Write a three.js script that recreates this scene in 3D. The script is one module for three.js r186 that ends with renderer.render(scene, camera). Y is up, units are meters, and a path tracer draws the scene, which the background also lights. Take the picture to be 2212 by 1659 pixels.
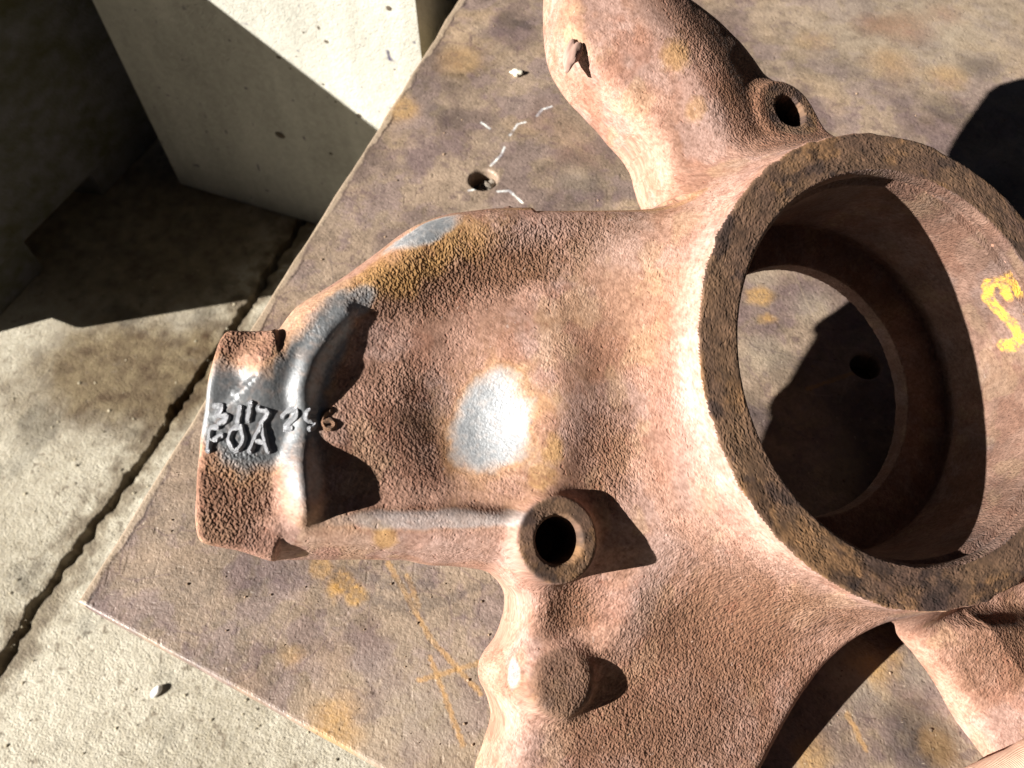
import * as THREE from 'three';
import { mergeGeometries, mergeVertices } from 'three/addons/utils/BufferGeometryUtils.js';

// ---------------------------------------------------------------- camera, sky, sun
const MM = 0.001, TILT = 32 * Math.PI / 180, CAM_D = 350, F = 787;          // millimetres, focal length in pixels of 1024
const RT = new THREE.Vector3(1, 0, 0), UP = new THREE.Vector3(0, Math.sin(TILT), -Math.cos(TILT)), BK = new THREE.Vector3(0, Math.cos(TILT), Math.sin(TILT));
const CAM = BK.clone().multiplyScalar(CAM_D);
const scene = new THREE.Scene();
const camera = new THREE.PerspectiveCamera(2 * Math.atan(384 / F) * 180 / Math.PI, 4 / 3, 0.01, 60);
camera.position.copy(CAM).multiplyScalar(MM);
camera.up.copy(UP);
camera.lookAt(0, 0, 0);
camera.focus = 0.245; camera.userData.fStop = 20;

const SKW = 64, SKH = 32, sk = new Float32Array(SKW * SKH * 4);
for (let j = 0; j < SKH; j++) for (let i = 0; i < SKW; i++) {
  const el = (j + 0.5) / SKH * 2 - 1, a = Math.max(0, el), k = (j * SKW + i) * 4;   // row 0 is the nadir
  const h = Math.pow(1 - a, 3);
  sk[k] = 0.005 + 0.008 * h; sk[k + 1] = 0.006 + 0.0075 * h; sk[k + 2] = 0.0085 + 0.0065 * h; sk[k + 3] = 1;
}
const sky = new THREE.DataTexture(sk, SKW, SKH, THREE.RGBAFormat, THREE.FloatType);
sky.mapping = THREE.EquirectangularReflectionMapping; sky.magFilter = THREE.LinearFilter; sky.minFilter = THREE.LinearFilter; sky.needsUpdate = true;
scene.background = sky; scene.environment = sky;

const sunDir = new THREE.Vector3().addScaledVector(RT, -0.84).addScaledVector(UP, -0.04).addScaledVector(BK, 0.53).normalize();
const sun = new THREE.DirectionalLight(new THREE.Color(1, 0.95, 0.87), 5);
sun.position.copy(sunDir).multiplyScalar(3); sun.castShadow = true;
sun.shadow.mapSize.set(2048, 2048);
Object.assign(sun.shadow.camera, { left: -0.7, right: 0.7, top: 0.7, bottom: -0.7, near: 0.5, far: 6 });
scene.add(sun, sun.target);

const renderer = new THREE.WebGLRenderer({ antialias: true });
renderer.setSize(1024, 768);
renderer.toneMapping = THREE.LinearToneMapping;
renderer.toneMappingExposure = 2.95;
renderer.shadowMap.enabled = true;

// ---------------------------------------------------------------- helpers
let seed = 7;
const rnd = () => { seed = (seed * 1664525 + 1013904223) >>> 0; return seed / 4294967296; };
const PERM = new Float32Array(65536); for (let i = 0; i < 65536; i++) PERM[i] = rnd() * 2 - 1;
const hsh = (x, y) => PERM[(Math.imul(x, 73856093) ^ Math.imul(y, 19349663)) >>> 3 & 65535];
function vn(x, y, per) {
  let xi = Math.floor(x), yi = Math.floor(y); const fx = x - xi, fy = y - yi;
  let x1 = xi + 1, y1 = yi + 1;
  if (per) { xi = ((xi % per) + per) % per; yi = ((yi % per) + per) % per; x1 = ((x1 % per) + per) % per; y1 = ((y1 % per) + per) % per; }
  const sx = fx * fx * (3 - 2 * fx), sy = fy * fy * (3 - 2 * fy);
  const a = hsh(xi, yi), b = hsh(x1, yi), c = hsh(xi, y1), d = hsh(x1, y1);
  return a + (b - a) * sx + (c - a) * sy + (a - b - c + d) * sx * sy;
}
const fbm = (x, y, o = 4) => { let s = 0, a = 0.5, f = 1; for (let i = 0; i < o; i++) { s += a * vn(x * f + i * 17.3, y * f - i * 9.1); a *= 0.5; f *= 2.03; } return s; };
const clamp = (x, a = 0, b = 1) => x < a ? a : x > b ? b : x;
const ss = (a, b, x) => { const t = clamp((x - a) / (b - a)); return t * t * (3 - 2 * t); };
const smin = (a, b, k) => { const h = Math.max(k - Math.abs(a - b), 0) / k; return Math.min(a, b) - h * h * k * 0.25; };
const smax = (a, b, k) => -smin(-a, -b, k);
const mix = (a, b, t) => a + (b - a) * t;

// photograph coordinates (2212 wide) and the plane they are measured on
const S = 1024 / 2212;
const rayW = (x, y) => new THREE.Vector3().addScaledVector(RT, (x * S - 512) / F).addScaledVector(UP, -(y * S - 384) / F).sub(BK);
function onY(x, y, h) { const r = rayW(x, y), k = (h - CAM.y) / r.y; return CAM.clone().addScaledVector(r, k); }   // mm, on the level y = h
function seg(px, py, ax, ay, bx, by) {
  const dx = bx - ax, dy = by - ay, l = dx * dx + dy * dy || 1e-9, t = clamp(((px - ax) * dx + (py - ay) * dy) / l);
  const ex = px - ax - dx * t, ey = py - ay - dy * t;
  return [Math.hypot(ex, ey), t, dx * (py - ay) - dy * (px - ax)];
}
function poly(P, x, y) {                                                     // distance, side (+ right of travel with y down), arc parameter 0..1
  let best = 1e9, side = 0, tt = 0; const n = P.length - 1;
  for (let i = 0; i < n; i++) { const [d, t, c] = seg(x, y, P[i][0], P[i][1], P[i + 1][0], P[i + 1][1]); if (d < best) { best = d; side = c; tt = (i + t) / n; } }
  return [best, side, tt];
}
function tag(o, label, category, group) { o.userData.label = label; o.userData.category = category; if (group) o.userData.group = group; return o; }
function mesh(name, geo, mat, parent) { const m = new THREE.Mesh(geo, mat); m.name = name; m.castShadow = m.receiveShadow = true; parent.add(m); return m; }
function tex(w, h, fn, srgb = true) {                                       // fn(i, j, out) writes linear 0..1; row 0 is v = 0
  const d = new Uint8Array(w * h * 4), o = [0, 0, 0, 1], enc = (v) => { v = clamp(v); return 255 * (v <= 0.0031308 ? 12.92 * v : 1.055 * Math.pow(v, 1 / 2.4) - 0.055); };
  for (let j = 0, k = 0; j < h; j++) for (let i = 0; i < w; i++, k += 4) { fn(i, j, o); for (let c = 0; c < 3; c++) d[k + c] = srgb ? enc(o[c]) : 255 * clamp(o[c]); d[k + 3] = 255; }
  const t = new THREE.DataTexture(d, w, h); t.magFilter = THREE.LinearFilter; t.minFilter = THREE.LinearMipmapLinearFilter; t.generateMipmaps = true; t.wrapS = t.wrapT = THREE.RepeatWrapping;
  if (srgb) t.colorSpace = THREE.SRGBColorSpace; t.needsUpdate = true; return t;
}

// ---------------------------------------------------------------- relief tiles (uv1, one tile = 100 mm)
const grainBump = tex(1024, 1024, (i, j, o) => {
  const x = i / 1024, y = j / 1024;
  const g = vn(x * 70, y * 70, 70) * 0.18 + vn(x * 140 + 5, y * 140, 140) * 0.42 + vn(x * 250, y * 250 + 3, 250) * 0.5 + vn(x * 24, y * 24, 24) * 0.12;
  o[0] = o[1] = o[2] = 0.5 + 0.38 * g;
}, false);
grainBump.channel = 1;
const plateBump = tex(1024, 1024, (i, j, o) => {
  const x = i / 1024, y = j / 1024;
  const p = vn(x * 90, y * 90, 90), pit = Math.max(0, vn(x * 50 + 9, y * 50, 50) - 0.55);
  o[0] = o[1] = o[2] = 0.6 + 0.12 * p + 0.1 * vn(x * 200, y * 200, 200) + 0.12 * vn(x * 14, y * 14, 14) - 0.7 * pit;
}, false);
plateBump.channel = 1;
const stoneBump = tex(1024, 1024, (i, j, o) => {
  const x = i / 1024, y = j / 1024, pit = Math.max(0, vn(x * 60, y * 60, 60) - 0.62);
  o[0] = o[1] = o[2] = 0.6 + 0.16 * vn(x * 120, y * 120, 120) + 0.12 * vn(x * 30, y * 30, 30) + 0.12 * vn(x * 260, y * 260, 260) - 0.9 * pit;
}, false);
stoneBump.channel = 1;

// ---------------------------------------------------------------- the ground: two concrete slabs with an open joint
const FLOOR = -250;
const floor = new THREE.Group(); floor.name = 'floor'; floor.userData.kind = 'structure'; scene.add(floor);
{
  const j0 = onY(-140, 1640, FLOOR), j1 = onY(480, 735, FLOOR), dir = j1.clone().sub(j0).normalize(), nor = new THREE.Vector3(-dir.z, 0, dir.x);   // nor points right of the joint
  const dmp = onY(300, 800, FLOOR), patchPos = onY(330, 470, FLOOR), W = 900, col = tex(2048, 2048, (i, j, o) => {
    const x = (i / 2048 - 0.5) * 1100 - 250, z = (j / 2048 - 0.5) * 1100 - 50;      // mm round the part in view
    const n = fbm(x / 90, z / 90, 5), m = fbm(x / 9 + 40, z / 9, 4), s = vn(x / 1.6, z / 1.6);
    let r = 0.41 + 0.10 * n + 0.09 * m + 0.04 * s, g = 0.375 + 0.10 * n + 0.09 * m + 0.04 * s, b = 0.3 + 0.09 * n + 0.08 * m + 0.04 * s;
    const dp = (-(x - j0.x) * nor.x - (z - j0.z) * nor.z), al = (x - j0.x) * dir.x + (z - j0.z) * dir.z;
    const damp = ss(1.7, 0.6, Math.hypot((x - dmp.x) / 85, (z - dmp.z) / 52) + 0.45 * fbm(x / 22, z / 22, 4)) * 0.96;
    const darkPatch = Math.max(ss(1.2, 0.5, Math.hypot((x - patchPos.x) / 150, (z - patchPos.z) / 120) + 0.4 * n), 0) * 0.75;        // darker brown patch near the block; the damp earthy patch lies by the joint
    const edge = ss(26, 3, Math.abs(dp) + 16 * m) * 0.7;
    const k = clamp(1 - (1 - damp) * (1 - edge) * (1 - darkPatch));
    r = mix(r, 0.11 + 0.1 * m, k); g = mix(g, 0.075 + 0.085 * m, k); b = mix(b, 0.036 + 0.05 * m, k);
    const sp = vn(x / 4 + 100, z / 4); if (sp > 0.72) { const q = ss(0.72, 0.85, sp) * 0.6; r = mix(r, 0.12, q); g = mix(g, 0.09, q); b = mix(b, 0.06, q); }
    const blot = ss(0.22, 0.5, fbm(x / 38 + 7, z / 38 + 3, 4)) * 0.35; r *= 1 - blot; g *= 1 - blot; b *= 1 - blot;
    o[0] = r; o[1] = g; o[2] = b;
  });
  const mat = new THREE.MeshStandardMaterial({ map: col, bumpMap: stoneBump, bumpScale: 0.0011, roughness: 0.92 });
  function slab(sideSign, off) {
    // ragged edge along the joint, top sheet plus a side wall into the joint
    const N = 700, L0 = -1400, L1 = 2200, pos = [], uv = [], uv1 = [], idx = [];
    for (let i = 0; i <= N; i++) {
      const fine = (i / N), al = fine < 0.1 ? mix(L0, -150, fine / 0.1) : fine > 0.9 ? mix(500, L1, (fine - 0.9) / 0.1) : mix(-150, 500, (fine - 0.1) / 0.8);
      const wob = 4.6 * fbm(al / 10 + sideSign * 31, 3, 4) + 5 * fbm(al / 45, 5, 3), e = off + wob;
      const rows = [[e + sideSign * 0.6, -30], [e, -2.2], [e + sideSign * 1.8, 0], [e + sideSign * 60, 0], [sideSign * 6000, 0]];
      for (const [d, h] of rows) {
        const x = j0.x + dir.x * al + nor.x * d, z = j0.z + dir.z * al + nor.z * d;
        pos.push(x * MM, (FLOOR + h) * MM, z * MM); uv.push((x + 250) / 1100 + 0.5, (z + 50) / 1100 + 0.5); uv1.push(x / 100, (z + h) / 100);
      }
    }
    for (let i = 0; i < N; i++) for (let k = 0; k < 4; k++) { const a = i * 5 + k, b = a + 5; sideSign > 0 ? idx.push(a, a + 1, b, b, a + 1, b + 1) : idx.push(a, b, a + 1, b, b + 1, a + 1); }
    const g = new THREE.BufferGeometry(); g.setAttribute('position', new THREE.Float32BufferAttribute(pos, 3)); g.setAttribute('uv', new THREE.Float32BufferAttribute(uv, 2)); g.setAttribute('uv1', new THREE.Float32BufferAttribute(uv1, 2)); g.setIndex(idx); g.computeVertexNormals();
    return g;
  }
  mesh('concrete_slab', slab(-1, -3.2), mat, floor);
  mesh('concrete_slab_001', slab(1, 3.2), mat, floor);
  const bed = new THREE.PlaneGeometry(14, 14); bed.rotateX(-Math.PI / 2); bed.setAttribute('uv1', bed.attributes.uv); const bm = mesh('joint_bed', bed, new THREE.MeshStandardMaterial({ color: new THREE.Color(0.05, 0.035, 0.025), roughness: 1 }), floor); bm.position.y = (FLOOR - 30) * MM;
}

// ---------------------------------------------------------------- concrete blocks behind the plate
function box8(P, h0, h1, top = P, segs = 1) {                             // footprint corners [x, z] in mm, extruded with a chamfered rim
  const sh = new THREE.Shape(P.map(([x, z]) => new THREE.Vector2(x * MM, -z * MM)));
  const b = 4 * MM, g = new THREE.ExtrudeGeometry(sh, { depth: (h1 - h0) * MM - 2 * b, bevelEnabled: true, bevelSize: b, bevelThickness: b, bevelOffset: -b, bevelSegments: 2 });
  g.rotateX(-Math.PI / 2); g.translate(0, h0 * MM + b, 0);
  const p = g.attributes.position, n = g.attributes.normal, uv = new Float32Array(p.count * 2);
  for (let i = 0; i < p.count; i++) {
    const ax = Math.abs(n.getX(i)), ay = Math.abs(n.getY(i)), az = Math.abs(n.getZ(i));
    const [a, c] = ay > Math.max(ax, az) ? [p.getX(i), p.getZ(i)] : [ax > az ? p.getZ(i) : p.getX(i), p.getY(i)];
    uv[2 * i] = a / 0.1; uv[2 * i + 1] = c / 0.1;
  }
  g.setAttribute('uv1', new THREE.BufferAttribute(uv, 2)); g.setAttribute('uv', new THREE.BufferAttribute(uv.map((v) => v / 4), 2));
  return g;
}
const blockCol = tex(1024, 1024, (i, j, o) => {
  const x = i / 1024 * 400, y = j / 1024 * 400, n = fbm(x / 60, y / 60, 5), st = vn(x / 14, y / 90) * 0.5 + vn(x / 5, y / 50) * 0.3, m = vn(x / 3, y / 3), p = Math.max(0, vn(x / 5 + 3, y / 6) - 0.86) * 6;
  const k = 0.09 * n + 0.06 * st + 0.03 * m; o[0] = 0.385 + k - p * 0.4; o[1] = 0.378 + k - p * 0.4; o[2] = 0.335 + k * 0.9 - p * 0.3;
});
const blockMat = new THREE.MeshStandardMaterial({ map: blockCol, bumpMap: stoneBump, bumpScale: 0.0009, roughness: 0.9 });
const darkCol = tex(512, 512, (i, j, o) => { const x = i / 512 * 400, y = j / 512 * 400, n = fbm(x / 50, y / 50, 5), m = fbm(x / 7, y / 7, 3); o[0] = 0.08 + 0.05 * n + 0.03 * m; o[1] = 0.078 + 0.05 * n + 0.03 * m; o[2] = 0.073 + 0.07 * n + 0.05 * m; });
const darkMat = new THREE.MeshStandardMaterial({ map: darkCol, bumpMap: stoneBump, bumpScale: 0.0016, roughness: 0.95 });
{
  const a = onY(392, 402, FLOOR), b = onY(690, 490, FLOOR), d = b.clone().sub(a).normalize(), n = new THREE.Vector3(d.z, 0, -d.x);        // n points away from the viewer
  const at = (u, w) => [a.x + d.x * u + n.x * w, a.z + d.z * u + n.z * w];
  // right end of the face: the pixel column x = 900
  const r = rayW(901, 40), fn = new THREE.Vector3(-n.x, 0, -n.z), k = a.clone().sub(CAM).dot(fn) / r.dot(fn), e = CAM.clone().addScaledVector(r, k), len = (e.x - a.x) * d.x + (e.z - a.z) * d.z;
  const blk = new THREE.Group(); blk.name = 'concrete_block'; blk.position.set(a.x * MM, FLOOR * MM, a.z * MM); scene.add(blk);
  const g = box8([at(0, 0), at(len, 0), at(len, 55), at(0, 55)], FLOOR, 40); g.translate(-a.x * MM, -FLOOR * MM, -a.z * MM);
  mesh('block_body', g, blockMat, blk);
  // air holes in the face
  const pitMat = new THREE.MeshStandardMaterial({ color: new THREE.Color(0.07, 0.055, 0.04), roughness: 1 }), pg = [];
  for (const [x, y, s] of [[605, 292, 3.2], [688, 60, 1.2], [705, 90, 1.3], [602, 124, 1.4], [776, 250, 1.5], [655, 70, 0.9], [627, 148, 0.7], [715, 332, 1.2], [698, 182, 0.9], [840, 18, 1.6], [725, 220, 0.8], [852, 150, 0.8], [640, 122, 0.6]]) {
    const rr = rayW(x, y), kk = a.clone().sub(CAM).dot(fn) / rr.dot(fn), p = CAM.clone().addScaledVector(rr, kk);
    const q = new THREE.SphereGeometry(s * MM, 12, 8); q.scale(1 + rnd() * 0.6, 0.8 + rnd() * 0.5, 1); const o = new THREE.Matrix4().lookAt(new THREE.Vector3(), n, new THREE.Vector3(0, 1, 0)); q.scale(1, 1, 0.25); q.applyMatrix4(o); q.translate((p.x - a.x) * MM, (p.y - FLOOR) * MM, (p.z - a.z) * MM); pg.push(q);
  }
  const pits = mesh('air_hole', mergeGeometries(pg), pitMat, blk); pits.userData.kind = 'stuff';
  tag(blk, 'pale concrete block with small air holes, half in shade behind the steel plate', 'concrete block');
  // mossy brown post past its right end
  const ps = new THREE.Group(); ps.name = 'concrete_post'; scene.add(ps);
  const c0 = at(len + 3, 80), cc = [c0[0], c0[1]]; ps.position.set(cc[0] * MM, FLOOR * MM, cc[1] * MM);
  const pgm = box8([[0, 0], [150, 30], [120, 150], [-20, 120]], 0, 238);
  const mossCol = tex(512, 512, (i, j, o) => { const x = i / 512 * 400, y = j / 512 * 400, n = fbm(x / 12, y / 70, 4), g = ss(0, 0.4, fbm(x / 20 + 9, y / 40, 3)); o[0] = mix(0.2 + 0.14 * n, 0.13, g); o[1] = mix(0.145 + 0.11 * n, 0.125, g); o[2] = mix(0.075 + 0.06 * n, 0.05, g); });
  mesh('post_body', pgm, new THREE.MeshStandardMaterial({ map: mossCol, bumpMap: stoneBump, bumpScale: 0.003, roughness: 0.95 }), ps);
  tag(ps, 'brown mossy post beside the right end of the pale concrete block', 'post');
}
{
  // the dark pillar on the left whose shade covers the block and the floor
  const P = new THREE.Group(); P.name = 'stone_pillar'; const n0 = onY(-40, 745, FLOOR), r0 = onY(332, 350, FLOOR), N = [n0.x, n0.z], R = [r0.x, r0.z]; P.position.set(N[0] * MM, FLOOR * MM, N[1] * MM); scene.add(P);
  const f = (k, w) => [mix(0, R[0] - N[0], k) + w * (R[1] - N[1]), mix(0, R[1] - N[1], k) - w * (R[0] - N[0])];
  const g = box8([f(0, 0), f(1, 0), f(1.9, -0.14), f(1.9, 0.9), f(0, 0.9)], 40, 322);
  { const p = g.attributes.position, ux = R[0] - N[0], uz = R[1] - N[1], l = Math.hypot(ux, uz); for (let i = 0; i < p.count; i++) { const al = (p.getX(i) * ux + p.getZ(i) * uz) / l / MM / l, s = clamp(1 - al / 0.8) * p.getY(i) * 0.36; p.setX(i, p.getX(i) - ux / l * s); p.setZ(i, p.getZ(i) - uz / l * s); } }
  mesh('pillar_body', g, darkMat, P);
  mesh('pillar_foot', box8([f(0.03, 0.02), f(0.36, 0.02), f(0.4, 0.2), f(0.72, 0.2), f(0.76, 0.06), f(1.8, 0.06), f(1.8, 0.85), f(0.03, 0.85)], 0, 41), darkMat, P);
  tag(P, 'dark grey stone pillar with undercut foot, wholly in shade at the left edge', 'pillar');
}

// ---------------------------------------------------------------- the rusty steel plate, a bench top
const bench = new THREE.Group(); bench.name = 'steel_bench'; scene.add(bench);
tag(bench, 'rust-stained flat steel plate with drilled holes lying under the casting', 'steel plate');
{
  const A = onY(165, 1300, 0), B = onY(990, 0, 0), C = onY(820, 1659, 0), e1 = B.clone().sub(A), e2 = C.clone().sub(A);
  e1.multiplyScalar(1.9); e2.multiplyScalar(4.4);
  const V = (p) => new THREE.Vector2(p.x * MM, -p.z * MM), D = A.clone().add(e1).add(e2), outline = [A, A.clone().add(e2), D, A.clone().add(e1)].map(V);
  const pts = [], q = [];
  for (let i = 0; i < 4; i++) { const a = outline[i], b = outline[(i + 1) % 4], n = i === 3 || i === 0 ? 120 : 8, dx = b.y - a.y, dy = a.x - b.x, l = Math.hypot(dx, dy);
    for (let k = 0; k < n; k++) { const t = k / n, w = (i === 3 ? 0.0012 * fbm(t * 40, 4, 4) : 0.0003 * fbm(t * 30, 9, 3)) * Math.min(1, Math.min(t, 1 - t) * 30); pts.push(new THREE.Vector2(mix(a.x, b.x, t) + dx / l * w, mix(a.y, b.y, t) + dy / l * w)); } }
  const sh = new THREE.Shape(pts);
  const hole = (x, y, r) => { const c = onY(x, y, 0), p = new THREE.Path(); p.absarc(c.x * MM, -c.z * MM, r * MM, 0, Math.PI * 2, true); sh.holes.push(p); return c; };
  const h1 = hole(1044, 388, 7.4), h2 = hole(1870, 790, 6.6);
  const bv = 1.6 * MM, g = new THREE.ExtrudeGeometry(sh, { depth: 0.012 - 2 * bv, bevelEnabled: true, bevelSize: bv, bevelThickness: bv, bevelOffset: -bv, bevelSegments: 4, curveSegments: 40 });
  g.rotateX(-Math.PI / 2); g.translate(0, -0.012 + bv, 0);
  const p = g.attributes.position, n = g.attributes.normal, uv = new Float32Array(p.count * 2), uv1 = new Float32Array(p.count * 2);
  const X0 = -220, Z0 = -440, WW = 640;
  for (let i = 0; i < p.count; i++) { const x = p.getX(i) / MM, y = p.getY(i) / MM, z = p.getZ(i) / MM; uv[2 * i] = (x - X0) / WW; uv[2 * i + 1] = (z - Z0) / WW; uv1[2 * i] = (x + y) / 100; uv1[2 * i + 1] = (z + y) / 100; }
  g.setAttribute('uv', new THREE.BufferAttribute(uv, 2)); g.setAttribute('uv1', new THREE.BufferAttribute(uv1, 2));
  const L = (pts) => pts.map(([x, y]) => { const c = onY(x, y, 0); return [c.x, c.z]; });
  const drips = [[[1060, 358], [1082, 335], [1090, 318]], [[1102, 292], [1118, 268], [1135, 264]], [[1160, 250], [1172, 236], [1192, 230]], [[1075, 414], [1100, 412], [1128, 438]], [[1030, 408], [1012, 412]], [[1040, 265], [1058, 278]]].map(L);
  const scr = [[[838, 1215], [930, 1380], [1040, 1500]], [[905, 1470], [1035, 1432]], [[880, 1245], [905, 1310]], [[930, 1420], [1000, 1610]], [[1745, 840], [1860, 800]], [[1830, 1540], [1870, 1620]]].map(L);
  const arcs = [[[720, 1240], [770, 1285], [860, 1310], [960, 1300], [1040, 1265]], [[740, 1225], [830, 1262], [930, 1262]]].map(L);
  const spots = (a) => a.map(([x, y, r, k]) => { const c = onY(x, y, 0); return [c.x, c.z, r, k]; });
  const rl = (n) => Array.from({ length: n }, () => { const x = -180 + rnd() * 480, z = -330 + rnd() * 420, a = rnd() * 6.3, l = 8 + 40 * rnd() * rnd(); return [[x, z], [x + Math.cos(a) * l * 0.5, z + Math.sin(a) * l * 0.5 + rnd() * 2], [x + Math.cos(a) * l, z + Math.sin(a) * l]]; }), fine = rl(34), fineD = rl(26);
  const burn = spots([[2060, 240, 14, 0.5], [2180, 410, 16, 0.7], [2120, 150, 12, 0.4], [1985, 1600, 13, 0.75], [1090, 45, 7, 0.5], [1130, 55, 6, 0.6], [930, 240, 8, 0.35], [985, 260, 8, 0.35], [1620, 900, 12, 0.6], [1850, 1010, 16, 0.4], [1700, 800, 10, 0.5]]);
  const och = spots([[730, 1270, 5, 0.9], [765, 1290, 4, 0.9], [690, 1225, 4, 0.6], [600, 1205, 3, 0.8], [560, 1170, 2, 0.8], [720, 1580, 10, 0.7], [745, 1530, 8, 0.5], [870, 240, 14, 0.6], [1000, 130, 16, 0.35], [1640, 640, 7, 0.9], [1660, 690, 5, 0.8], [2090, 1400, 8, 0.9], [1890, 1440, 9, 0.8], [1930, 1420, 6, 0.7], [1930, 140, 18, 0.35], [2050, 170, 14, 0.4], [1760, 90, 12, 0.3], [2020, 1620, 7, 0.7], [1750, 1640, 8, 0.5], [640, 1420, 6, 0.4]]);
  const red = spots([[1960, 60, 20, 0.55], [1880, 50, 14, 0.5], [2040, 30, 14, 0.4], [1260, 320, 22, 0.3], [1180, 260, 20, 0.25]]);
  const pale = spots([[1900, 60, 80, 0.4], [2150, 60, 70, 0.4], [850, 1560, 40, 0.3], [1850, 1460, 16, 0.6], [1980, 1450, 10, 0.5], [880, 1540, 14, 0.4], [960, 1560, 14, 0.4], [1650, 760, 12, 0.5], [1750, 660, 12, 0.5], [1640, 600, 10, 0.4], [2150, 480, 16, 0.5], [2120, 380, 14, 0.4], [1250, 390, 14, 0.3]]);
  const eL = Math.hypot(B.x - A.x, B.z - A.z), eN = [(B.z - A.z) / eL, -(B.x - A.x) / eL], K = 2048;
  const data = new Float32Array(K * K);
  const map = tex(K, K, (i, j, o) => {
    const x = X0 + (i + 0.5) / K * WW, z = Z0 + (j + 0.5) / K * WW;
    const n1 = fbm(x / 46 + 3, z / 46, 5), n2 = fbm(x / 17 - 8, z / 17 + 2, 5), n3 = fbm(x / 5 + 1, z / 5, 4), f1 = vn(x / 0.9, z / 0.9), f2 = vn(x / 0.45 + 7, z / 0.45), st = fbm(x / 30 + z / 18, z / 60 - x / 90 + 30, 4);
    // mill scale: tan grey with mauve, dark and ochre clouds
    const n5 = fbm(x / 28 + 9, z / 28 - 41, 6), gv = ss(-0.12, 0.22, n2 + 0.4 * n3), oc = ss(0.04, 0.4, fbm(x / 34 + 50, z / 34 + 11, 6)), dk = ss(0.02, 0.34, n5 + 0.15 * n3);
    let r = mix(0.25, 0.2, gv), gg = mix(0.186, 0.147, gv), b = mix(0.138, 0.127, gv);
    r = mix(r, 0.32, oc * 0.4); gg = mix(gg, 0.225, oc * 0.4); b = mix(b, 0.14, oc * 0.4);
    r = mix(r, 0.1, dk * 0.55); gg = mix(gg, 0.068, dk * 0.55); b = mix(b, 0.07, dk * 0.55);
    const v = 1 + 0.3 * n1 + 0.4 * n3 + 0.16 * f1 + 0.12 * f2 + 0.2 * st; r *= v; gg *= v; b *= v;
    const pk = ss(0.3, 0.5, fbm(x / 6 + 14, z / 6 - 3, 4)) * 0.5; r = mix(r, 0.11, pk); gg = mix(gg, 0.075, pk); b = mix(b, 0.075, pk);
    const ring = Math.abs(fbm(x / 20 + 60, z / 20 - 40, 3)); if (ring < 0.035 && n1 > -0.15) { const q = (1 - ring / 0.035) * 0.5; r = mix(r, 0.11, q); gg = mix(gg, 0.07, q); b = mix(b, 0.075, q); }     // tide marks
    const w = 5 * n2 + 3 * n3, ap = (L, R, G, B, e = 0.55) => { for (const s of L) { const d = Math.hypot(x - s[0], z - s[1]); if (d > s[2] * 1.9) continue; const q = ss(1.25, e, (d + w * 1.1) / s[2]) * s[3] * (0.75 + 0.5 * n3 + 0.2 * f1); r = mix(r, R, clamp(q)); gg = mix(gg, G, clamp(q)); b = mix(b, B, clamp(q)); } };
    ap(pale, 0.31, 0.265, 0.2, 0.2); ap(red, 0.2, 0.085, 0.045, 0.1); ap(och, 0.44, 0.25, 0.075, 0.2); ap(burn, 0.022, 0.02, 0.02, 0.5);
    const ln = (L, wd, R, G, B, a) => { for (const P of L) { const B4 = P.bb || (P.bb = [Math.min(...P.map((q) => q[0])) - 3, Math.max(...P.map((q) => q[0])) + 3, Math.min(...P.map((q) => q[1])) - 3, Math.max(...P.map((q) => q[1])) + 3]); if (x < B4[0] || x > B4[1] || z < B4[2] || z > B4[3]) continue; const [d] = poly(P, x, z); if (d < wd * 2.4) { const q = ss(wd * 1.6, wd * 0.5, d + 0.5 * wd * f1 + 0.4 * n3 * wd) * a * (0.75 + 0.6 * n3); r = mix(r, R, clamp(q)); gg = mix(gg, G, clamp(q)); b = mix(b, B, clamp(q)); } } };
    ln(fine, 0.3, 0.4, 0.31, 0.22, 0.4); ln(fineD, 0.35, 0.09, 0.07, 0.065, 0.5);
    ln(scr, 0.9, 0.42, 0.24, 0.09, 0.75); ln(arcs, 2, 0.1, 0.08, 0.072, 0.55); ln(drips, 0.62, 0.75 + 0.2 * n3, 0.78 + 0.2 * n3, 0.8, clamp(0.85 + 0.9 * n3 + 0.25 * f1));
    const dE = -((x - A.x) * eN[0] + (z - A.z) * eN[1]), eW = 3.6 + 3 * n2 + 1.5 * n3; if (dE < 12) { const q = ss(eW + 1, eW - 1.5, dE) * 0.75; r = mix(r, 0.34, q); gg = mix(gg, 0.265, q); b = mix(b, 0.19, q); const c2 = ss(0.9, 0.3, Math.abs(dE - eW - 0.5)) * (0.5 + n2); r *= 1 - 0.7 * clamp(c2); gg *= 1 - 0.72 * clamp(c2); b *= 1 - 0.72 * clamp(c2); }
    const sp = vn(x / 1.1 + 200, z / 1.1); if (sp > 0.93) { const q = 0.5; r = mix(r, 0.5, q); gg = mix(gg, 0.42, q); b = mix(b, 0.33, q); } else if (sp < -0.9) { r *= 0.45; gg *= 0.42; b *= 0.4; }
    o[0] = r; o[1] = gg; o[2] = b;
  });
  const rough = tex(512, 512, (i, j, o) => { const x = i / 512 * WW, z = j / 512 * WW; o[1] = 0.52 + 0.3 * fbm(x / 14, z / 14, 4); o[0] = 0; o[2] = 0; }, false);
  const m = new THREE.MeshStandardMaterial({ map, roughnessMap: rough, roughness: 1, metalness: 0, bumpMap: plateBump, bumpScale: 0.00045 });
  mesh('plate', g, m, bench);
  const under = new THREE.ExtrudeGeometry(new THREE.Shape(outline.map((q) => q.clone().lerp(V(A.clone().add(D).multiplyScalar(0.5)), 0.02))), { depth: 0.012, bevelEnabled: false }); under.rotateX(-Math.PI / 2); under.translate(0, -0.0245, 0);
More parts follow.
